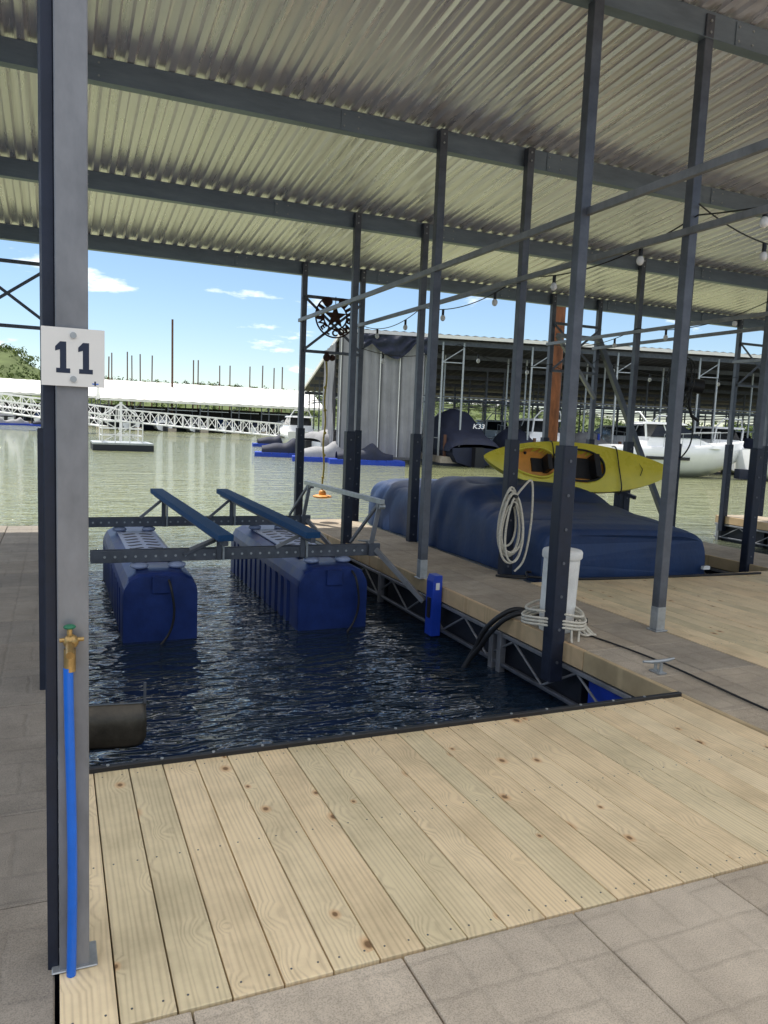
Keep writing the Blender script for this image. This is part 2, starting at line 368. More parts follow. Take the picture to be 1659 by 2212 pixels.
while x<3.4: b.cyl((x,3.403,.02),(x,3.403,.026),.008,'galv',8); x+=.23
b.obj('rubber_edge_trim',bevel=.004)
# ------------------------------------------------------------ canopy
def zt(y): return 4.68-.1*(y-4.65)
RX0,RX1,RY0=-3.2,19,2.4
b=MB(); pitch=.165; amp=.034
xs=[];x=RX0
while x<RX1:
    for (p,h) in [(0.0,0),(.14,.06),(.26,.9),(.36,1),(.58,1),(.68,.9),(.80,.06),(.94,0)]: xs.append((x+p*pitch,h*amp))
    x+=pitch
ys=[RY0,4.65,7.05,9.4,12.3]; vs=[];fs=[]
for y in ys:
    for (x,h) in xs: vs.append((x,y,zt(y)+.004+h+ (noise.noise((x*.9,y,0))*.010)))
n=len(xs)
for j in range(len(ys)-1):
    for i in range(n-1): fs.append((j*n+i,j*n+i+1,(j+1)*n+i+1,(j+1)*n+i))
b.add(vs,fs,'roof',False); b.obj('corrugated_metal_roof',recalc=False)
for y in (2.6,4.65,7.05,9.4,11.6):
    b=MB(); z=zt(y)
    b.box(RX0,RX1,y-.004,y+.004,z-.20,z,'beam')
    b.box(RX0,RX1,y+.004,y+.07,z-.006,z-.0005,'beam'); b.box(RX0,RX1,y+.004,y+.07,z-.20,z-.194,'beam')
    b.box(RX0,RX1,y-.03,y-.004,z-.20,z-.196,'beam')
    x=-2.0
    while x<RX1: 
        b.box(x-.10,x+.10,y-.012,y-.0045,z-.19,z-.015,'beam')
        for dx in (-.07,.07):
            for dz in (-.05,-.15): b.cyl((x+dx,y-.012,z+dz),(x+dx,y-.018,z+dz),.009,'galv',6)
        x+=2.27
    b.obj('roof_beam')
def post(x,y,sleeve=True,zb=0,w=.08,name='steel_post'):
    b=MB(); z=zt(y)-.02; h=w/2
    b.box(x-h,x+h,y-h-.05,y+h-.05,zb if not sleeve else 0.0,z,'steel')
    if sleeve:
        s=w*.72; yc=y-.05
        b.box(x-s,x+s,yc-s,yc-s+.012,-.30,1.46,'dark'); b.box(x-s,x-s+.012,yc-s+.012,yc+s,-.30,1.46,'dark'); b.box(x+s-.012,x+s,yc-s+.012,yc+s,-.30,1.46,'dark'); b.box(x-s+.012,x+s-.012,yc+s-.012,yc+s,-.3,1.46,'dark')
        for k in range(7): b.cyl((x,yc-s-.001,-.15+k*.25),(x,yc-s-.006,-.15+k*.25),.012,'steel',8)
    else:
        b.box(x-h-.02,x+h+.02,y-h-.07,y+h-.03,0.001,.012,'galv'); b.box(x-h-.002,x+h+.002,y-h-.052,y+h-.048,.012,.2,'galv')
    for zz in (z-.05,z-.13): b.cyl((x-.0,y-h-.05,zz),(x,y-h-.06,zz),.01,'galv',8)
    return b.obj(name,bevel=.004)
for (x,y,s) in [(3.42,4.68,1),(4.45,4.72,0),(3.47,7.05,0),(4.47,7.05,1),(3.5,9.4,1),(4.45,9.4,1),(3.5,11.6,1),(4.45,11.6,1),
                (8.03,4.68,1),(9.05,4.7,0),(8.05,7.05,1),(9.05,7.05,0),(8.05,9.4,1),(9.0,9.4,1),(8.05,11.6,1),(9.05,11.6,1),
                (12.5,4.68,1),(12.5,7.05,1),(12.5,9.4,1),(12.5,11.6,1),(13.5,11.6,1),
                (-.035,4.65,1),(-.035,7.05,0),(-.035,9.4,0),(-.035,11.35,0),(-1.1,4.65,0),(-1.1,7.05,0),(-1.1,9.4,0),(-1.1,11.35,0)]:
    post(x,y,bool(s))
b=MB(); b.box(0.0,.078,2.15,2.23,0.0,4.86,'steel2'); b.box(-.03,-.001,2.17,2.25,-.3,4.84,'dark')
b.box(-.02,.1,2.14,2.25,.0008,.006,'galv'); b.box(-.05,.1,2.2,2.6,4.60,4.68,'beam')
b.obj('steel_post',bevel=.004)
for x in (3.5,4.45,8.05,9.05,12.5):
    b=MB(); b.beam((x-.055,.5,3.10),(x-.055,11.6,3.10),.035,.05,'steel2'); b.obj('overhead_rail')
def xbrace(x0,x1,y):
    b=MB()
    b.beam((x0,y-.1,3.46),(x1,y-.1,3.46),.035,.045,'steel'); b.beam((x0,y-.1,2.64),(x1,y-.1,2.64),.035,.045,'steel')
    b.beam((x0,y-.12,3.44),(x1,y-.12,2.66),.006,.04,'steel'); b.beam((x0,y-.13,2.66),(x1,y-.13,3.44),.006,.04,'steel')
    b.obj('cross_brace')
for a,c,y in ((-1.1,-.035,11.4),(3.5,4.45,11.6),(8.05,9.05,11.6),(12.5,13.5,11.6)): xbrace(a,c,y)
b=MB(); b.beam((9.0,11.45,3.25),(10.85,11.45,.0),.09,.09,'steel'); b.beam((8.1,11.45,3.25),(9.0,11.45,2.2),.06,.06,'steel2'); b.beam((8.1,11.45,3.25),(9.0,11.45,3.25),.07,.07,'steel2')
b.obj('diagonal_strut')
# ------------------------------------------------------------ slip number sign
b=MB(); cx,cz,yy=.042,1.69,2.14
b.box(cx-.075,cx+.075,yy-.003,yy,cz-.073,cz+.073,'sign')
for zz in (cz+.055,cz-.055): b.cyl((cx,yy-.003,zz),(cx,yy-.007,zz),.008,'galv',12)
def one(x):
    z0=cz-.040;z1=cz+.038
    for (a,c,d,e) in ((x-.0075,x+.0075,z0+.0,z1),(x-.0165,x+.0165,z0-.0002,z0+.0115)):
        yo=.0034 if a==x-.0075 else .0036
        b.box(a,c,yy-yo,yy-.0031,d,e,'navy')
    v=[(x-.007,yy-.0037,z1),(x-.007,yy-.0037,z1-.020),(x-.0185,yy-.0037,z1-.024),(x-.0185,yy-.0037,z1-.013)]
    b.add(v,[(0,1,2,3)],'navy')
one(cx-.024); one(cx+.030)
b.box(cx+.045,cx+.060,yy-.0035,yy-.0031,cz-.066,cz-.063,'pipe'); b.box(cx+.050,cx+.054,yy-.0036,yy-.0031,cz-.069,cz-.058,'navy')
b.obj('slip_number_sign')
b=MB(); px_=.030; py_=2.128
pts=[(px_+.004*math.sin(z*5),py_-.004*math.sin(z*3),z) for z in [i*.04 for i in range(23)]]
b.path(pts,.0125,'pipe',12)
b.cyl((px_,py_,.87),(px_,py_,.93),.015,'brass',12); b.ball((px_+.003,py_,.95),.020,'brass'); b.cyl((px_,py_,.95),(px_,py_-.06,.93),.011,'brass',10)
b.cyl((px_,py_,.96),(px_,py_,.985),.007,'brass',8); b.cyl((px_-.025,py_,.955),(px_+.035,py_,.955),.006,'brass',8); b.ball((px_,py_,.99),.016,'green',1,1,.4)
b.obj('water_spigot')
b=MB(); V=[];NX=12
rings=[]
for (z,dy,x1) in ((.112,.03,.40),(.108,.0,.41),(.0,-.004,.415),(-.06,0,.412),(-.10,.006,.395),(-.118,.014,.36)):
    rings.append([(.02+(x1-.02)*i/NX,3.9+dy+.010*math.sin(i/NX*5),z-.006*(i/NX)) for i in range(NX+1)])
b.loft(rings,'plate',closed=False,cap=False); b.beam((.0,3.95,.02),(.2,3.95,.02),.03,.03,'steel'); b.beam((.41,3.94,.04),(.41,3.94,.2),.012,.012,'steel')
o=b.obj('bumper_plate'); so_=o.modifiers.new('s','SOLIDIFY'); so_.thickness=.006
# ------------------------------------------------------------ boat lift
def lift(name,T):
    b=MB()
    for xc,w in ((.875,.335),(2.545,.365)):
        rings=[]; y0=7.1;y1=10.3; K=110
        for i in range(K+1):
            y=y0+(y1-y0)*i/K
            e=min((y-y0)/.10,(y1-y)/.10,1.0); e=math.sqrt(max(0,1-(1-e)**2)); sc=.82+.18*e
            g=(y-y0)%.235; gr=1 if (.08<g<.155 and .25<y-y0<2.95) else 0
            ring=[]
            prof=[(-1,-.75),(-1,-.45),(-1,-.10),(-1,-.06),(-.97,.0),(-.85,.085),(-.6,.13),(-.3,.142),(.3,.142),(.6,.13),(.85,.085),(.97,0),(1,-.06),(1,-.10),(1,-.45),(1,-.75)]
            for (u,z) in prof:
                uu=u*w*(.9+.1*sc)
                if gr and z<-.08: uu*=.86
                zz=z if z<-.05 else -.05+(z+.05)*sc
                ring.append((xc+uu,y,zz))
            rings.append(ring)
        b.loft(rings,'bluep',smooth=False)
        b.box(xc-w*.62,xc+w*.62,7.62,9.6,.1425,.155,'bluepanel')
        for k in range(9):
            yy=7.75+k*.2
            for sgn in (-1,1):
                b.beam((xc+sgn*.03,yy+.06,.157),(xc+sgn*.16,yy-.02,.157),.05,.006,'dark')
        for dx in (-.17,.17): 
            for yb in (7.33,9.75): b.ball((xc+dx,yb,.165),.085,'bluepanel',1,1,.4)
        b.box(xc-.08,xc+.08,7.07,7.12,-.05,.1,'bluep')
    for yb in (7.36,9.75):
        z=.20
        for dy in (-.05,.05):
            b.box(.28,3.08,yb+dy-.004,yb+dy+.004,z,z+.11,'steel'); 
        b.box(.28,3.08,yb-.045,yb+.045,z,z+.008,'steel'); b.box(.281,3.079,yb-.045,yb-.03,z+.100,z+.108,'steel')
        x=.4
        while x<3.0: b.cyl((x,yb-.0545,z+.055),(x,yb-.056,z+.055),.012,'galv',8); x+=.09
    for (p,q) in (((1.46,7.1,.44),(1.18,10.15,.60)),((2.30,7.05,.46),(2.02,10.15,.60))):
        b.beam(p,q,.15,.06,'bluepad'); b.beam((p[0],p[1],p[2]-.05),(q[0],q[1],q[2]-.05),.05,.05,'steel')
        p=Vector(p);q=Vector(q)
        for yb in (7.36,9.75):
            tt=(yb-p.y)/(q.y-p.y); c=p.lerp(q,tt); c.z-=.03
            b.beam((c.x,yb-.06,.2),(c.x,yb-.06,c.z),.05,.02,'steel'); b.beam((c.x+.04,yb-.06,.2),(c.x+.04,yb-.06,c.z),.02,.05,'galv')
            b.beam((c.x-.28,yb-.06,.31),(c.x,yb-.06,c.z),.02,.035,'steel2'); 
    b.beam((1.1,7.30,.26),(1.42,7.30,.40),.02,.03,'steel')
    r=3.08
    b.beam((r,7.2,.77),(r-.03,9.75,.76),.05,.05,'galv')
    for yb,s in ((7.36,1),(9.75,1)):
        b.beam((r,yb-.1,.77),(r-.06,yb-.03,.28),.045,.03,'steel2'); b.beam((r,yb-.1,.77),(r-.14,yb+.35 if s>0 else yb-.3,.28),.03,.03,'steel2')
        b.box(r-.10,r+.02,yb-.10,yb-.058,.20,.33,'steel')
        b.beam((r-.03,yb-.10,.27),(r+.33,yb-.55,-.2),.04,.05,'steel2')
        b.cyl((r-.02,yb-.12,.72),(r+.04,yb-.12,.72),.03,'galv',10)
    for (x,y) in ((.95,7.06),(2.75,7.06)):
        b.path(smooth_pts([(x-.02,7.15,.10),(x,7.02,.02),(x+.03,7.0,-.2),(x+.0,7.0,-.38),(x-.1,6.98,-.52),(x-.3,6.95,-.7)]),.012,'black',8)
    return b.obj(name,T,bevel=.003)
lift('boat_lift',None)
b=MB()
b.box(3.36,3.46,6.52,6.66,-.48,.06,'floatblue'); b.add([(3.36,6.52,.061),(3.46,6.52,.061),(3.46,6.66,.061),(3.36,6.66,.061),(3.38,6.52,.12),(3.46,6.52,.12),(3.46,6.66,.12),(3.38,6.66,.12)],[(0,1,5,4),(1,2,6,5),(2,3,7,6),(3,0,4,7),(4,5,6,7)],'floatblue')
b.box(3.39,3.43,6.514,6.519,-.02,.05,'white'); b.box(3.34,3.36,6.55,6.6,-.3,-.1,'black')
b.obj('dock_bumper',bevel=.012,seg=2)
b=MB()
for k in range(2):
    o_=k*.09
    b.path(smooth_pts([(4.0,4.98+o_,.03),(3.72,5.12+o_,.035),(3.54,5.2+o_*1.3,.07),(3.42,5.3+o_,.0),(3.35,5.42+o_,-.15),(3.32,5.52+o_*.6,-.30),(3.28,5.60+o_*.2,-.42),(3.2,5.66,-.6)]),.022,'black',10)
b.obj('water_hose')
# white bin with lid, rope tied round it
b=MB(); c=(3.63,4.90); rings=[]
def brg(r_,z): return [(c[0]+.03*z+r_*math.cos(t),c[1]+r_*math.sin(t),z+.004) for t in [2*math.pi*i/28 for i in range(28)]]
b.loft([brg(.128,0),brg(.135,.02),brg(.135,.18),brg(.140,.20),brg(.137,.22),brg(.140,.54),brg(.140,.58)],'fender')
b.loft([brg(.151,.575),brg(.156,.585),brg(.156,.625),brg(.148,.64),brg(.09,.65),brg(.02,.652)],'fender')
for z in (.10,.125,.15,.2):
    b.path([(c[0]-.09+.235*math.cos(t)*(1 if z<.16 else .85),c[1]-.09+.25*math.sin(t),z+.02*math.sin(t*2)) for t in [2*math.pi*i/30 for i in range(30)]],.010,'rope',7,closed=True)
for k in range(3): b.path(smooth_pts([(c[0]+.02+k*.03,c[1]-.18,.12),(c[0]+.06+k*.04,c[1]-.24,.03),(c[0]+.12+k*.03,c[1]-.26,.018),(c[0]+.18,c[1]-.14-k*.05,.016),(c[0]+.13,c[1]-.14,.1)]),.009,'rope',7)
b.path(smooth_pts([(c[0]-.1,c[1]-.33,.12),(c[0]-.10,c[1]-.35,-.02),(c[0]-.05,c[1]-.35,-.06),(c[0]-.02,c[1]-.32,.1)]),.009,'rope',7)
b.obj('white_bin_with_rope')
def cleat(x,y):
    b=MB(); b.box(x-.03,x+.03,y-.05,y+.05,.001,.01,'galv')
    for d in (-.025,.025): b.cyl((x,y+d,.01),(x,y+d,.07),.011,'galv',10)
    b.path([(x-.13,y,.085),(x-.07,y,.078),(x,y,.076),(x+.07,y,.078),(x+.13,y,.085)],[.008,.012,.014,.012,.008],'galv',10); b.obj('dock_cleat')
cleat(3.66,3.80); cleat(3.66,9.0); cleat(4.38,6.0)
b=MB(); pts=[]
for i in range(40):
    t=i/39; pts.append((3.75+.1*t+.05*math.sin(t*7),4.75-2.9*t,.012))
b.path(pts,.007,'black',6); pts2=pts[30]; b.cyl((pts2[0]-.01,pts2[1]+.06,.02),(pts2[0]+.0,pts2[1]-.06,.02),.02,'black',10)
b.obj('power_cable')
b=MB()
for k in range(9):
    w=.105+.012*(k%4); h=.27+.02*((k*5)%6); oy=6.90-.012*k; cx_=4.40+.008*((k*3)%5); zc=.60-.01*k
    b.path([(cx_+w*math.sin(t)*(1-.25*math.cos(t)),oy,zc+h*math.cos(t)) for t in [2*math.pi*i/28 for i in range(28)]],.012,'rope',7,closed=True)
b.path(smooth_pts([(4.42,6.86,.8),(4.52,6.84,.95),(4.64,6.84,1.02),(4.66,6.84,.6),(4.6,6.84,.2),(4.5,6.86,.06)]),.012,'rope',7)
b.cyl((4.42,6.93,.86),(4.42,6.78,.87),.02,'black',8); b.ball((4.40,6.85,.80),.06,'black',1,.6,1)
b.obj('coiled_dock_rope')
# ------------------------------------------------------------ covered pontoon boat
b=MB(); rings=[]; y0=6.75;y1=11.7; K=200; NS=110
def top(y):
    pts=[(6.75,.50),(7.0,.54),(7.7,.60),(8.2,.66),(8.7,.84),(9.1,.90),(9.5,.88),(9.9,.74),(10.3,.69),(11.3,.70),(11.6,.68),(11.7,.64)]
    for (a,h),(c,g) in zip(pts,pts[1:]):
        if y<=c: t=(y-a)/(c-a); t=t*t*(3-2*t); return h+(g-h)*t
    return .5
for i in range(K+1):
    y=y0+(y1-y0)*i/K; h=top(y); ring=[]
    endf=min((y-y0)/.05,(y1-y)/.05,1); endf=math.sqrt(max(0,1-(1-endf)**2))
    for j in range(NS+1):
        th=math.pi*(1-(j/NS))
        cx_=math.cos(th); sz=math.sin(th)
        X=math.copysign(abs(cx_)**.22,cx_); Z=abs(sz)**.28
        z0_=-.06
        x=5.92+X*(1.15+.05*(1-Z))
        z=z0_+(h*(.88+.12*endf)-z0_)*Z*(1-.05*abs(X)**3)-.03*X*Z
        s1=noise.noise((x*1.1,y*1.3,z*1.3)); s2=noise.noise((x*3.1+5,y*3.6,z*2.0))
        side=max(0,1-Z**3)
        amp_=.35+1.0*max(0,min(1,(y-8.2)/1.0))
        fold=.024*amp_*abs(math.sin(y*6.5+2.5*z+4*noise.noise((y*.9,z*1.2,1))))**1.5*(.2+.8*side)
        x+=X*(s1*.03+fold-.01-abs(s2)*.012)
        z+=(s1*.020+s2*.008-.016*math.exp(-abs(noise.noise((x*1.2+y*.9,(x-y)*1.1,3)))*22))*Z*endf
        yy=y+((noise.noise((x*1.6,z*2,7))*.05+.02*math.sin(x*9+2*z))*(1-endf))*(1-.3*Z)
        ring.append((x,yy,z))
    rings.append(ring)
b.loft(rings,'cover',closed=False,cap=False)
for r_ in (rings[0],rings[-1]):
    n_=len(r_); b.add(r_,[tuple(range(n_))],'cover')
b.box(4.74,7.10,6.85,11.6,-.13,-.07,'galv'); 
for xc in (5.05,6.8):
    b.path([(xc,6.8,-.3),(xc,7.0,-.33),(xc,11.2,-.33),(xc,11.8,-.2)],[.22,.24,.24,.06],'galv',18)
b.cyl((4.72,7.0,-.10),(4.72,7.4,-.10),.03,'galv',8)
b.box(7.0,7.10,6.68,6.72,.02,.06,'white')
b.obj('covered_pontoon_boat')
b=MB(); b.path(smooth_pts([(4.35,6.9,.015),(4.6,6.75,.02),(4.9,6.6,.015),(5.5,6.5,.015),(6.4,6.45,.012),(7.6,6.4,.012)]),.014,'black',8); b.path(smooth_pts([(4.3,6.9,.015),(4.5,6.65,.03),(4.7,6.9,.04),(4.9,6.7,.02)]),.013,'black',8); b.obj('mooring_line')
# ------------------------------------------------------------ kayak
b=MB(); L=3.05; NU=110; NV=36
def hw(u): return .37*max(0,1-abs(u)**2.1)**.8+.004
CK=((-.50,.24,.70),(-.02,.27,.64))
def inside(u,v):
    for k,(uc,a,c_) in enumerate(CK):
        if abs((u-uc)/a)**2.4+abs(v/c_)**2.4<1: return k+1
    return 0
vs=[];
for i in range(NU+1):
    u=-1+2*i/NU; w_=hw(u); rock=.12*abs(u)**3
    for j in range(NV+1):
        v=-1+2*j/NV
        z=.15+.07*(1-v*v)*(1-u*u)+rock
        if inside(u,v): z-=.13
        vs.append((u*L/2,v*w_,z))
fs={'yellow':[],'orange':[]}
for i in range(NU):
    for j in range(NV):
        u=-1+2*(i+.5)/NU; v=-1+2*(j+.5)/NV; k=inside(u,v)
        fs['orange' if k else 'yellow'].append((i*(NV+1)+j,i*(NV+1)+j+1,(i+1)*(NV+1)+j+1,(i+1)*(NV+1)+j))
for m_,fl in fs.items(): b.add(vs,fl,m_,True)
rings=[]
for i in range(NU+1):
    u=-1+2*i/NU; w_=hw(u); rock=.12*abs(u)**3; dep=.30*max(0,1-abs(u)**3)**.6
    rings.append([(u*L/2,w_*math.cos(t)*(1.0),.15+rock-dep*abs(math.sin(t))**.7) for t in [math.pi*k/16 for k in range(17)]])
b.loft(rings,'yellow',closed=False,cap=False)
for k,(uc,a,c_) in enumerate(CK):
    pp=[]
    for q in range(48):
        t=2*math.pi*q/48; ct,st_=math.cos(t),math.sin(t); rr=(abs(ct)**2.4+abs(st_)**2.4)**(-1/2.4); uu=uc+a*rr*ct
        pp.append((uu*L/2,c_*rr*st_*hw(uu),.215))
    b.path(pp,.016,'black' if k else 'yellow',8,closed=True)
for uc,s in ((-.335,.62),(.17,.95)):
    X0=uc*L/2
    b.box(X0-.06*s,X0+.03,-.18*s,.18*s,.08,.27,'black'); b.box(X0-.34*s,X0-.04,-.16*s,.16*s,.06,.11,'black')
for xx in (-.42,.62): b.path(smooth_pts([(xx,-.37,.12),(xx,-.3,.215),(xx-.02,0,.25),(xx,.3,.215),(xx,.37,.12)]),.010,'black',6)
b.path([(.95,-.1,.235),(1.0,0,.24),(.95,.1,.235),(.90,0,.24),(.95,-.1,.235)],.006,'black',6)
ko=Matrix.Translation((6.88,9.12,1.02))@Matrix.Rotation(R(-7),4,'Z')@Matrix.Rotation(R(2.5),4,'Y')@Matrix.Rotation(R(66),4,'X')
b.obj('tandem_kayak',ko)
b=MB()
for x in (6.1,7.9):
    b.beam((x,9.35,1.15),(x,9.35,-.05 if x>7 else .3),.06,.06,'dark'); b.beam((x,9.35,.72),(x,8.95,.64),.05,.05,'dark'); b.beam((x,9.35,1.14),(x,9.2,1.26),.03,.03,'dark')
b.beam((6.1,9.35,.70),(7.9,9.35,.70),.05,.05,'dark'); b.beam((6.1,9.35,.35),(7.9,9.35,.35),.05,.05,'dark')
b.obj('kayak_rack')
# ------------------------------------------------------------ horseshoe welcome sign
b=MB(); c=Vector((3.96,11.40,3.18))
def arc(r,a0,a1,n=40): return [c+Vector((r*math.cos(a0+(a1-a0)*i/n),0,r*math.sin(a0+(a1-a0)*i/n))) for i in range(n+1)]
a0=R(118);a1=R(422)
for rr in (.19,.315): b.path(arc(rr,a0,a1),.013,'rust',6)
for aa in (a0,a1):
    p=c+Vector((.25*math.cos(aa),0,.25*math.sin(aa))); b.ball(p,.07,'rust',1,.35,1)
for k in range(4):
    for s in (1,-1):
        aa=R(90)+s*R(42+k*18); p=c+Vector((.252*math.cos(aa),0,.252*math.sin(aa)))
        b.beam(p-Vector((.0,.012,0)),p+Vector((0,.012,0)),.10,.045,'rust',up=(math.sin(aa),0,-math.cos(aa)))
st=[]
for k in range(10):
    r_=.19 if k%2==0 else .075; aa=R(90+36*k); st.append(c+Vector((r_*math.cos(aa),0,r_*math.sin(aa))))
fr=[p+Vector((0,-.012,0)) for p in st]; bk=[p+Vector((0,.012,0)) for p in st]
b.add(fr+bk+[c+Vector((0,-.035,0)),c+Vector((0,.03,0))],[(k,(k+1)%10,20) for k in range(10)]+[(10+k,10+(k+1)%10,21) for k in range(10)]+[(k,(k+1)%10,10+(k+1)%10,10+k) for k in range(10)],'rust')
b.beam(c+Vector((0,0,.3)),c+Vector((0,0,.0)),.01,.01,'rust')
hs=b.obj('horseshoe_welcome_sign')
for i,ch in enumerate('WELCOME'):
    aa=R(196+i*24.6); p=c+Vector((.252*math.cos(aa),-.005,.252*math.sin(aa)))
    T=Matrix.Translation(p)@Matrix.Rotation(-(aa-R(270)),4,'Y')@Matrix.Rotation(R(90),4,'X')
    text('letter_'+ch,ch,.125,'rust',T,hs,.008,.006)
b=MB(); b.path([(3.86,11.45,2.64),(3.86,11.45,2.5)],.03,'rust',8); b.ball((3.86,11.45,2.56),.06,'rust'); b.ball((3.95,11.45,2.56),.05,'rust')
b.path([(3.86+.012*math.sin(z*9),11.45,z) for z in [2.5-i*.05 for i in range(42)]],.014,'yrope',6)
b.ball((3.86,11.45,.40),.14,'orange',1.1,1.1,.22); b.ball((3.86,11.45,.45),.06,'orange',1,1,1)
for k in range(5): b.ball((3.86+.012*math.sin(k),11.45,.7+k*.35),.025,'yrope')
b.obj('hanging_rope_anchor')
# ------------------------------------------------------------ string lights
def lights(pts,sag,step,name='string_lights'):
    b=MB()
    for p,q in zip(pts,pts[1:]):
        p=Vector(p);q=Vector(q);L_=(q-p).length; n=max(6,int(L_/.12)); cur=[]
        for i in range(n+1):
            t=i/n; c_=p.lerp(q,t); c_.z-=sag*4*t*(1-t); cur.append(c_)
        b.path(cur,.006,'black',5)
        m=max(1,int(L_/step))
        for k in range(m):
            c_=cur[int((k+.5)/m*n)]
            b.cyl(c_,c_-Vector((0,0,.07)),.017,'black',8); b.ball(c_-Vector((0,0,.105)),.032,'bulb',1,1,1.25,10,7)
    b.obj(name)
lights([(4.4,1.5,3.25),(4.45,4.6,3.22),(4.45,7.0,3.15),(4.45,9.35,3.12),(4.45,11.5,3.10)],.14,.85)
lights([(4.45,4.6,3.3),(6.2,4.9,3.25),(8.05,4.7,3.3)],.12,.9)
lights([(4.45,11.5,2.75),(6.2,11.5,2.95),(8.05,11.5,2.75),(9.05,11.5,2.9),(12.5,11.5,2.8)],.16,.85)
lights([(8.0,7.0,3.25),(8.0,9.3,3.15),(8.0,11.5,3.1)],.14,.9)
# ------------------------------------------------------------ fan
b=MB(); Rr=.40
for zz,rr in ((-.10,.22),(-.10,.10),(-.06,.36),(0,Rr),(.06,.38),(.09,.24),(.10,.10)):
    b.path([(rr*math.cos(t),rr*math.sin(t),zz) for t in [2*math.pi*k/36 for k in range(36)]],.007,'black',5,closed=True)
for k in range(32):
    t=2*math.pi*k/32; b.path([(rr*math.cos(t),rr*math.sin(t),zz) for zz,rr in ((-.11,.04),(-.10,.22),(-.06,.36),(0,Rr),(.06,.38),(.09,.24),(.10,.1))],.0035,'black',4)
for k in range(3):
    t0=2*math.pi*k/3; v=[]
    for (r_,d,z) in ((.05,-.25,.02),(.35,-.3,.05),(.35,.35,-.05),(.05,.3,-.02)): v.append((r_*math.cos(t0+d),r_*math.sin(t0+d),z))
    b.add(v,[(0,1,2,3)],'black')
b.cyl((0,0,.05),(0,0,.36),.11,'black',16); b.path([(0,0,.22),(.0,-.28,.22),(0,-.45,.30),(0,-.5,.42)],.025,'black',8)
T=Matrix.Translation((8.55,8.95,2.36))@Vector((1,-.35,-.12)).to_track_quat('Z','Y').to_matrix().to_4x4()
b.obj('industrial_fan',T)
b=MB(); b.path(smooth_pts([(9.0,9.3,2.1),(9.2,9.28,1.9),(9.22,9.28,1.5),(9.05,9.28,1.25),(8.85,9.28,1.2),(8.8,9.28,1.35)]),.012,'black',6); b.beam((9.0,9.3,2.2),(8.9,9.1,2.2),.05,.05,'black'); b.obj('fan_power_cord')
# ------------------------------------------------------------ rusty pile & distant poles
def pole(x,y,h,r,mt='brownpole',name='mooring_pile',zb=-1.5):
    b=MB(); b.path([(x,y,zb),(x,y,h*.5),(x+random.uniform(-.02,.02)*h*.3,y,h)],[r,r*.98,r*.96],mt,14 if r>.16 else 6); b.obj(name)
pole(11.25,15.9,6.6,.165,'rustpile','rusty_steel_pile')
for (px,top_,D) in ((275,760,150),(285,768,160),(303,765,150),(328,768,150),(373,690,110),(418,778,150),(428,778,155),(475,790,170),(497,790,165),(540,792,170),(567,790,170),(592,795,170),(610,793,170),(234,770,140),(241,762,150)):
    a=(px-829)/f; bb=(1106-top_)/f; dx=.9195*a+.0062*bb+.3931; dy=-.3910*a+.1191*bb+.9127; dz=.0412*a+.9929*bb-.1119
    pole(dx*D,dy*D,1.55+dz*D,.13 if D>120 else .159)
# ------------------------------------------------------------ neighbour covered dock
O=Vector((13.6,39.7,0)); ang=math.atan2(-.22,.975); TD=Matrix.Translation(O)@Matrix.Rotation(ang,4,'Z')
b=MB(); LN=44; DP=26
ring1=[];ring2=[]; ring1b=[];ring2b=[]
for i in range(LN*4+1):
    x=.6+i*.25; hgt=.05*(i%2); ring1.append((x,-.6,6.58+hgt)); ring2.append((x-.15,DP,4.3+hgt)); ring1b.append((x,-.55,6.50+hgt)); ring2b.append((x-.15,DP-.05,4.22+hgt))
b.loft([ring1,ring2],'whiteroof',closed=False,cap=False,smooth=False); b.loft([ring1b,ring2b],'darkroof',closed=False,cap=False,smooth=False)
b.box(.6,LN,-.62,-.56,6.40,6.58,'whiteroof')
b.beam((.55,-.6,6.47),(.40,DP,4.2),.1,.22,'whiteroof')
for y in (0,4,8,12,16,20,25):
    z=6.42-(y+.6)*.086
    b.beam((.6,y,z-.15),(LN,y,z-.15),.08,.25,'steel')
    x=1.0
    while x<LN:
        mt_='galv' if y<5 else 'steel'
        if not (y==0 and x<5): b.beam((x,y,-.4),(x,y,z-.1),.09,.09,mt_)
        b.beam((x+1.2,y,-.4),(x+1.2,y,z-.1),.09,.09,mt_)
        if y in (0,12): b.beam((x,y,z-1.2),(x+1.2,y,z-.4),.05,.05,mt_); b.beam((x,y,z-1.2),(x+1.2,y,z-1.2),.05,.05,mt_)
        x+=5.2
    b.beam((.8,y,3.3),(LN,y,3.3),.05,.06,'steel')
x=1.0
while x<LN:
    b.box(x-.1,x+1.3,-1.0,DP,-.35,.0,'paver'); b.box(x-.08,x+1.28,-1.01,DP+.1,-.6,-.36,'float'); 
    b.beam((x,0,3.1),(x,DP,3.1),.05,.06,'steel'); b.beam((x,0,1.0),(x,DP,1.0),.04,.05,'galv')
    b.box(x+.3,x+.9,1.5,2.3,.001,.75,'gel'); b.box(x+.2,x+1.0,6,6.7,.001,.6,'greycov'); b.box(x+.25,x+.85,10,11,.001,1.1,'gel')
    b.beam((x+.6,3,.0),(x+.6,3,1.6),.12,.12,'floatblue'); b.beam((x+.2,-.6,-.3),(x+.2,-.6,1.2),.14,.14,'brownpole')
    x+=5.2
b.box(.5,LN,DP-1,DP+1,-.4,.0,'paver')
b.obj('covered_boat_dock',TD)
b=MB(); 
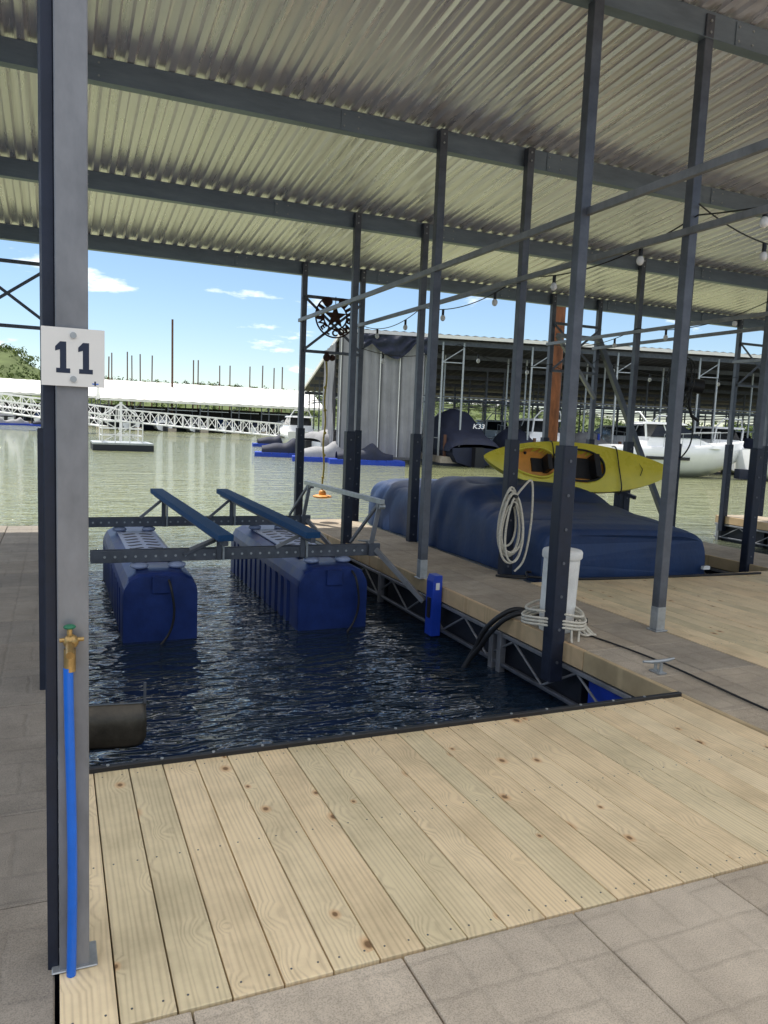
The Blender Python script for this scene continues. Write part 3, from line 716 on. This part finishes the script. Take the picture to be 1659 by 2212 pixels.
def curtain(x0,x1,y,z0,z1,mt,ph=0,ax=0):
    K=int(abs(x1-x0)/.04); rings=[]
    for zi in range(15):
        z=z0+(z1-z0)*zi/14; r_=[]
        for i in range(K+1):
            x=x0+(x1-x0)*i/K
            o_=.14*abs(math.sin(x*2.96+ph))**.6+.04*math.sin(x*13+z*.5)+.05*noise.noise((x*1.5,z*.5,ph))*2
            r_.append((x,y-o_,z) if ax==0 else (y-o_,x,z))
        rings.append(r_)
    b.loft(rings,mt,closed=False,cap=False)
curtain(.35,5.0,-.70,-.25,6.3,'greycan'); curtain(-.0,6.0,.38,-.25,5.9,'greycan',2,1)
for k in range(5):
    b.beam((.46+k*1.06,-.93,-.2),(.46+k*1.06,-.93,6.2),.04,.03,'white'); b.beam((.54+k*1.06,-.90,-.2),(.54+k*1.06,-.90,6.2),.08,.02,'greyseam')
b.box(.35,5.0,-.95,-.92,-.25,-.12,'greyseam')
K=110; rings=[]
for zi in range(9):
    r_=[]
    for i in range(K+1):
        x=1.6+3.5*i/K; d=(.50+.65*abs(math.sin(x*1.3+.5))+.3*noise.noise((x,0,3)))
        z=6.32-d*zi/8; r_.append((x,-1.0-.18*abs(math.sin(zi/8*math.pi*2+x*2))*(1+.5*math.sin(x*9+zi)),z))
    rings.append(r_)
b.loft(rings,'coverd',closed=False,cap=False)
b.obj('boathouse_curtain',TD)
# ------------------------------------------------------------ boats
def hull(b,L,B,fb,mt='gel',x0=0,y0=0,z0=-.55,bow=1):
    rings=[]; K=24
    for i in range(K+1):
        s=i/K; w=B/2*(1-max(0,(s-.45)/.55)**2.4)*(.93+.07*min(1,s*4))+.01
        sh=fb*(1+.28*s*s); kz=0 if s<.6 else .6*fb*((s-.6)/.4)**2.2
        ch=.30*fb+ (0 if s<.4 else .35*fb*((s-.4)/.6)**2)
        x=x0+s*L
        ring=[(x,y0,z0+kz),(x,y0+w*.80,z0+max(ch,kz+.02)),(x+ .25*s**3,y0+w*.97,z0+sh*.7),(x+.35*s**3,y0+w,z0+sh),(x+.35*s**3,y0+w*.9,z0+sh+.03),
              (x+.35*s**3,y0,z0+sh+.08),(x+.35*s**3,y0-w*.9,z0+sh+.03),(x+.35*s**3,y0-w,z0+sh),(x+.25*s**3,y0-w*.97,z0+sh*.7),(x,y0-w*.80,z0+max(ch,kz+.02))]
        rings.append(ring)
    b.loft(rings,mt,smooth=True)
def cruiser(name,T,L=8.5,B=2.8,stripe='glass'):
    b=MB(); hull(b,L,B,1.55)
    z=1.05
    def blk(x0,x1,x2,x3,w0,w1,z0,z1,mt):
        v=[(x0,-w0,z0),(x1,-w0,z0),(x1,w0,z0),(x0,w0,z0),(x2,-w1,z1),(x3,-w1,z1),(x3,w1,z1),(x2,w1,z1)]
        b.add(v,[(0,3,2,1),(4,5,6,7),(0,1,5,4),(1,2,6,5),(2,3,7,6),(3,0,4,7)],mt)
    blk(1.6,L*.80,1.9,L*.62,1.15,.95,z,z+.50,'gel'); blk(1.9,L*.66,2.3,L*.50,1.0,.85,z+.502,z+1.15,'glass')
    blk(1.5,L*.54,1.6,L*.50,1.0,.95,z+1.152,z+1.27,'gel')
    for y in (-1.0,1.0):
        b.beam((1.7,y*.95,z+.4),(1.6,y*.93,z+1.2),.08,.08,'gel'); b.beam((L*.40,y*.92,z+.45),(L*.36,y*.88,z+1.2),.05,.05,'gel')
        b.box(1.6,L*.55,y*B/2*1.0-.006,y*B/2*1.0+.006,.40,.56,stripe)
    pts=[(L*.35+ i*.5,1.25*(1-max(0,(i*.5+L*.35)/L-.45)**2.4*3.6),z+.65+.03*i) for i in range(9)]
    for s in (1,-1):
        P_=[(x,s*max(.05,y),zz) for x,y,zz in pts]; b.path(P_,.02,'galv',6)
        for p in P_[::2]: b.beam(p,(p[0],p[1],z+.0),.02,.02,'galv')
    b.path([(1.7,-.9,z+1.25),(1.4,-.6,z+1.75),(1.4,.6,z+1.75),(1.7,.9,z+1.25)],.04,'gel',8)
    b.beam((.0,0,-.2),(-.5,0,-.2),.5,.5,'coverd')
    return b.obj(name,T)
def covered(name,T,L=7.0,B=2.4,mt='coverd',hullm='gel',hump=1.0):
    b=MB(); hull(b,L,B,1.0,hullm); rings=[]
    for i in range(40):
        s=i/39; x=s*L*.98+.02; w=B/2*(1-max(0,(s-.45)/.55)**2.4)*.99+.03
        hh=.25+hump*.95*math.exp(-((s-.42)/.22)**2)+.25*math.exp(-((s-.1)/.12)**2)
        if s>.97 or s<.02: hh*=.5
        zs=.48+.28*s*s
        rings.append([(x+.03*noise.noise((x*2,t,0)),w*math.cos(t)*(1.02+.03*noise.noise((x*2,t*2,1))),zs-.18*(abs(math.cos(t))**6)+hh*(abs(math.sin(t))**.8)*(1+.12*noise.noise((x*1.5,t*2,4)))) for t in [math.pi*k/20 for k in range(21)]])
    b.loft(rings,mt,closed=False,cap=False)
    b.box(-.45,.02,-.25,.25,-.5,.55,'black')
    return b.obj(name,T)
def place(x,y,deg,s=1): return Matrix.Translation((x,y,0))@Matrix.Rotation(R(deg),4,'Z')@Matrix.Scale(s,4)
def DL(u,v,deg,s=1): return TD@Matrix.Translation((u,v,0))@Matrix.Rotation(R(deg),4,'Z')@Matrix.Scale(s,4)
k33=covered('covered_speedboat',DL(8.0,-1.4,97,1.05),7.5,2.9,hullm='coverd',hump=1.9)
T=DL(8.0,-.35,0)@Matrix.Translation((.35,0,1.70))@Matrix.Rotation(R(62),4,'X')
text('cover_lettering','K33',.42,'white',T,k33,.01,.004,.3)
cruiser('motor_cruiser',DL(9.0,6.5,92),9.5,3.2)
cruiser('motor_cruiser',DL(14.3,-4.0,-5),7.2,2.6)
cruiser('motor_cruiser',DL(13.2,-.5,95),8.5,2.8,'floatblue')
covered('covered_speedboat',DL(11.3,-.5,90),6,2.2,'coverd')
covered('covered_speedboat',DL(17.0,1.5,90),7,2.4,'greycov')
cruiser('motor_cruiser',DL(20.0,-1.5,92),8.5,2.8)
cruiser('motor_cruiser',DL(24.6,-1.0,92),8.5,2.8,'redp')
cruiser('motor_cruiser',DL(21.5,-5.5,-2),7.0,2.6)
covered('covered_speedboat',DL(28,.5,90),7,2.4,'coverd')
cruiser('motor_cruiser',DL(31.5,1.0,90),8.5,2.8)
covered('covered_speedboat',DL(36,.5,90),7,2.4,'greycov')
kk=0
for u in (4.5,9.4,14.6,19.9,25,30.3,35.5,40.7):
    if kk%2: covered('covered_speedboat',DL(u+.6,14,90),7,2.4,['cover','greycov','coverd','gel'][kk%4],['gel','teal','redp','gel'][kk%4],hump=1.3)
    else: cruiser('motor_cruiser',DL(u,13,90),8.5,2.8)
    kk+=1
cruiser('motor_cruiser',place(16.0,52,82,.85),8,2.8)
covered('covered_speedboat',place(13.1,41.6,30),4.6,2.0,'greycov',hump=.5)
def jetski(name,x,y,deg,T=None,mt=None):
    T=T or place(x,y,deg); b=MB()
    b.box(-.3,3.6,-.85,.85,-.55,-.32,'floatblue')
    for i in range(8): b.box(-.3+i*.49,-.3+i*.49+.46,-.83,-.05,-.319,-.25,'floatblue'); b.box(-.3+i*.49,-.3+i*.49+.46,.05,.83,-.319,-.25,'floatblue')
    rings=[]
    for i in range(25):
        s=i/24; w=.55*(1-max(0,(s-.5)/.5)**2.2)+.02; h=.35+.5*math.exp(-((s-.62)/.13)**2)+.2*math.exp(-((s-.3)/.2)**2)-.3*max(0,s-.8)
        rings.append([(.1+s*3.0,w*math.cos(t)*(1.0),-.25+h*abs(math.sin(t))**.7) for t in [math.pi*k/12 for k in range(13)]])
    b.loft(rings,mt or ('greycov' if deg%2 else 'coverd'),closed=False,cap=False); return b.obj(name,T)
for x,y,d in ((13.3,37.7,-14),(11.9,39.6,-15),(10.9,43.9,-14),(14.6,60,-10)): jetski('covered_jet_ski',x,y,d)
jetski('covered_jet_ski',0,0,0,DL(9.6,-3.2,0),'coverd')
# ------------------------------------------------------------ far docks
def fardock(name,x0,x1,y,dp,ze,zr,deg=0):
    b=MB(); n=int((x1-x0)/.8)
    r1=[(x0+(x1-x0)*i/n,y,ze+.06*(i%2)) for i in range(n+1)]; r2=[(p[0],y+dp/2,zr+.06*(i%2)) for i,p in enumerate(r1)]; r3=[(p[0],y+dp,ze+.06*(i%2)) for i,p in enumerate(r1)]
    b.loft([r1,r2,r3],'whiteroof',closed=False,cap=False,smooth=False)
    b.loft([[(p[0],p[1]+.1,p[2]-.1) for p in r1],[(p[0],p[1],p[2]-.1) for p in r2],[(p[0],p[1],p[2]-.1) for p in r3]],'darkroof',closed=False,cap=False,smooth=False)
    b.box(x0,x1,y-.05,y+.05,ze-.3,ze,'whiteroof')
    for xx in (x0,x1): b.add([(xx,y,ze-.1),(xx,y+dp,ze-.1),(xx,y+dp/2,zr-.05)],[(0,1,2)],'whiteroof')
    x=x0
    while x<x1:
        for yy in (y+.3,y+dp/2,y+dp-.3):
            b.beam((x,yy,-.5),(x,yy,ze),.13,.13,'steel'); 
        b.beam((x,y+.3,ze-1.2),(x+1.1,y+.3,ze-.3),.07,.07,'steel'); b.beam((x+1.1,y+.3,-.5),(x+1.1,y+.3,ze),.13,.13,'steel'); b.beam((x,y+.3,ze-1.2),(x+4,y+.3,ze-1.2),.06,.08,'galv')
        b.box(x,x+1.1,y-.2,y+dp,-.5,-.05,'paver'); x+=4.4
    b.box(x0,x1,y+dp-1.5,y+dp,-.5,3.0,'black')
    return b.obj(name)
fardock('far_covered_dock',5.5,37,110,14,3.7,6.4)
fardock('far_covered_dock',-75,7,132,16,4.3,6.6)
cols=['coverd','gel','greycov','cover']
k=0
for x in (8,12.4,16.8,21.2,25.6,30): 
    covered('covered_speedboat',place(x+1.5,110.5,90),7,2.4,cols[k%4],hump=.9); k+=1
for x in (-28,-22,-17,-12,-7,-2,2): covered('covered_speedboat',place(x,131,90),7,2.4,cols[k%4],hump=.9); k+=1
for x,y in ((-9,118),(-6.5,119),(-3,117),(0,118)): jetski('covered_jet_ski',x,y,0 if x>-5 else 15)
def gang(name,p,q,h=1.2,wd=1.5,n=22):
    b=MB(); p=Vector(p);q=Vector(q); d=(q-p).normalized(); s=d.cross(Vector((0,0,1))).normalized()*wd/2
    b.beam(p,q,wd,.1,'white')
    for sg in (1,-1):
        a=p+s*sg; c_=q+s*sg; up=Vector((0,0,h))
        b.beam(a,c_,.1,.12,'white'); b.beam(a+up,c_+up,.1,.12,'white')
        for i in range(n+1):
            t=i/n; e=a.lerp(c_,t); b.beam(e,e+up,.07,.07,'white')
            if i<n: g=a.lerp(c_,(i+1)/n); (b.beam(e,g+up,.05,.05,'white') if i%2 else b.beam(e+up,g,.05,.05,'white'))
    b.obj(name)
gang('gangway',(5.8,88,.9),(22.6,75,-.05),1.25)
gang('gangway',(-30,108,4.2),(5.5,86,.9),1.35,n=34)
gang('gangway',(-12,96,2.0),(4.5,84,.3),1.2,n=18)
b=MB(); b.box(1.9,5.2,46,49.5,-.55,-.15,'float'); b.box(1.9,5.2,46,49.5,-.149,-.05,'galv')
for zz in (.35,.75,1.15,1.5): 
    for (p,q) in (((2.4,46.3,zz),(4.6,46.3,zz)),((2.4,49,zz),(4.6,49,zz)),((2.4,46.3,zz),(2.4,49,zz)),((4.6,46.3,zz),(4.6,49,zz))): b.beam(p,q,.05,.05,'white')
for x,y in ((2.4,46.3),(3.1,46.3),(3.9,46.3),(4.6,46.3),(2.4,49),(4.6,49)): b.beam((x,y,-.05),(x,y,1.5),.06,.06,'white')
b.beam((2.4,46.3,0),(4.6,46.3,1.2),.05,.05,'white'); b.beam((4.6,46.3,0),(2.4,46.3,1.2),.05,.05,'white')
b.beam((3.5,47.6,0),(3.5,47.6,2.3),.15,.15,'white'); b.beam((3.5,47.6,2.2),(4.4,47.6,1.5),.08,.08,'white'); b.beam((3.5,47.6,2.2),(2.5,47.6,1.5),.08,.08,'white')
b.obj('floating_platform')
# ------------------------------------------------------------ hills and trees
def hill(name,pts,y0,depth,seed,dens=1.0,hs=8,mats=('fl','fl2')):
    xs0=pts[0][0];xs1=pts[-1][0]
    def H(x):
        for (a,h),(c_,g) in zip(pts,pts[1:]):
            if x<=c_: t=(x-a)/(c_-a); t=t*t*(3-2*t); return h+(g-h)*t
        return pts[-1][1]
    b=MB(); NX=80; rings=[]
    for j in range(7):
        v=j/6; rings.append([(xs0+(xs1-xs0)*i/NX,y0+depth*v,-.6+H(xs0+(xs1-xs0)*i/NX)*math.sin(v*math.pi/2)*(1+.1*noise.noise((i*.3,j,seed)))) for i in range(NX+1)])
    b.loft(rings,'soil',closed=False,cap=False)
    rnd=random.Random(seed); n=int((xs1-xs0)*dens)
    tv={m:([],[]) for m in mats}
    for _ in range(n):
        x=rnd.uniform(xs0,xs1); v=rnd.random()**.8; y=y0+depth*v; gz=-.6+H(x)*math.sin(v*math.pi/2)
        s=hs*rnd.uniform(.55,1.1); m=mats[0] if rnd.random()<.55 else mats[1]
        V,F=tv[m]
        for c_ in range(4):
            cx=x+rnd.gauss(0,s*.32); cy=y+rnd.gauss(0,s*.32); cz=gz+s*rnd.uniform(.15,.6); cr=s*rnd.uniform(.2,.32)
            for q in range(14):
                d=Vector((rnd.gauss(0,1),rnd.gauss(0,1),rnd.gauss(0,1))).normalized(); p=Vector((cx,cy,cz))+d*cr*rnd.uniform(.6,1.1)
                e1=d.orthogonal().normalized(); e1=(e1+Vector((rnd.uniform(-.6,.6),)*3)).normalized(); e2=d.cross(e1).normalized(); z_=cr*rnd.uniform(.2,.42)
                k0=len(V); V+= [p+e1*z_,p+e2*z_,p-e1*z_,p-e2*z_*rnd.uniform(.4,1)]; F.append((k0,k0+1,k0+2,k0+3))
    for m,(V,F) in tv.items(): 
        if V: b.add(V,F,m)
    return b.obj(name,recalc=False)
hill('wooded_hill',[(-180,24),(-60,30),(-20,28),(5,16),(40,2)],300,90,3,2.0,5)
hill('wooded_hill',[(-50,28),(140,29),(220,26),(330,27),(520,24)],560,140,5,1.6,7)
hill('wooded_shore',[(60,.3),(90,2.5),(150,4),(220,5)],98,30,9,2.4,3.5)
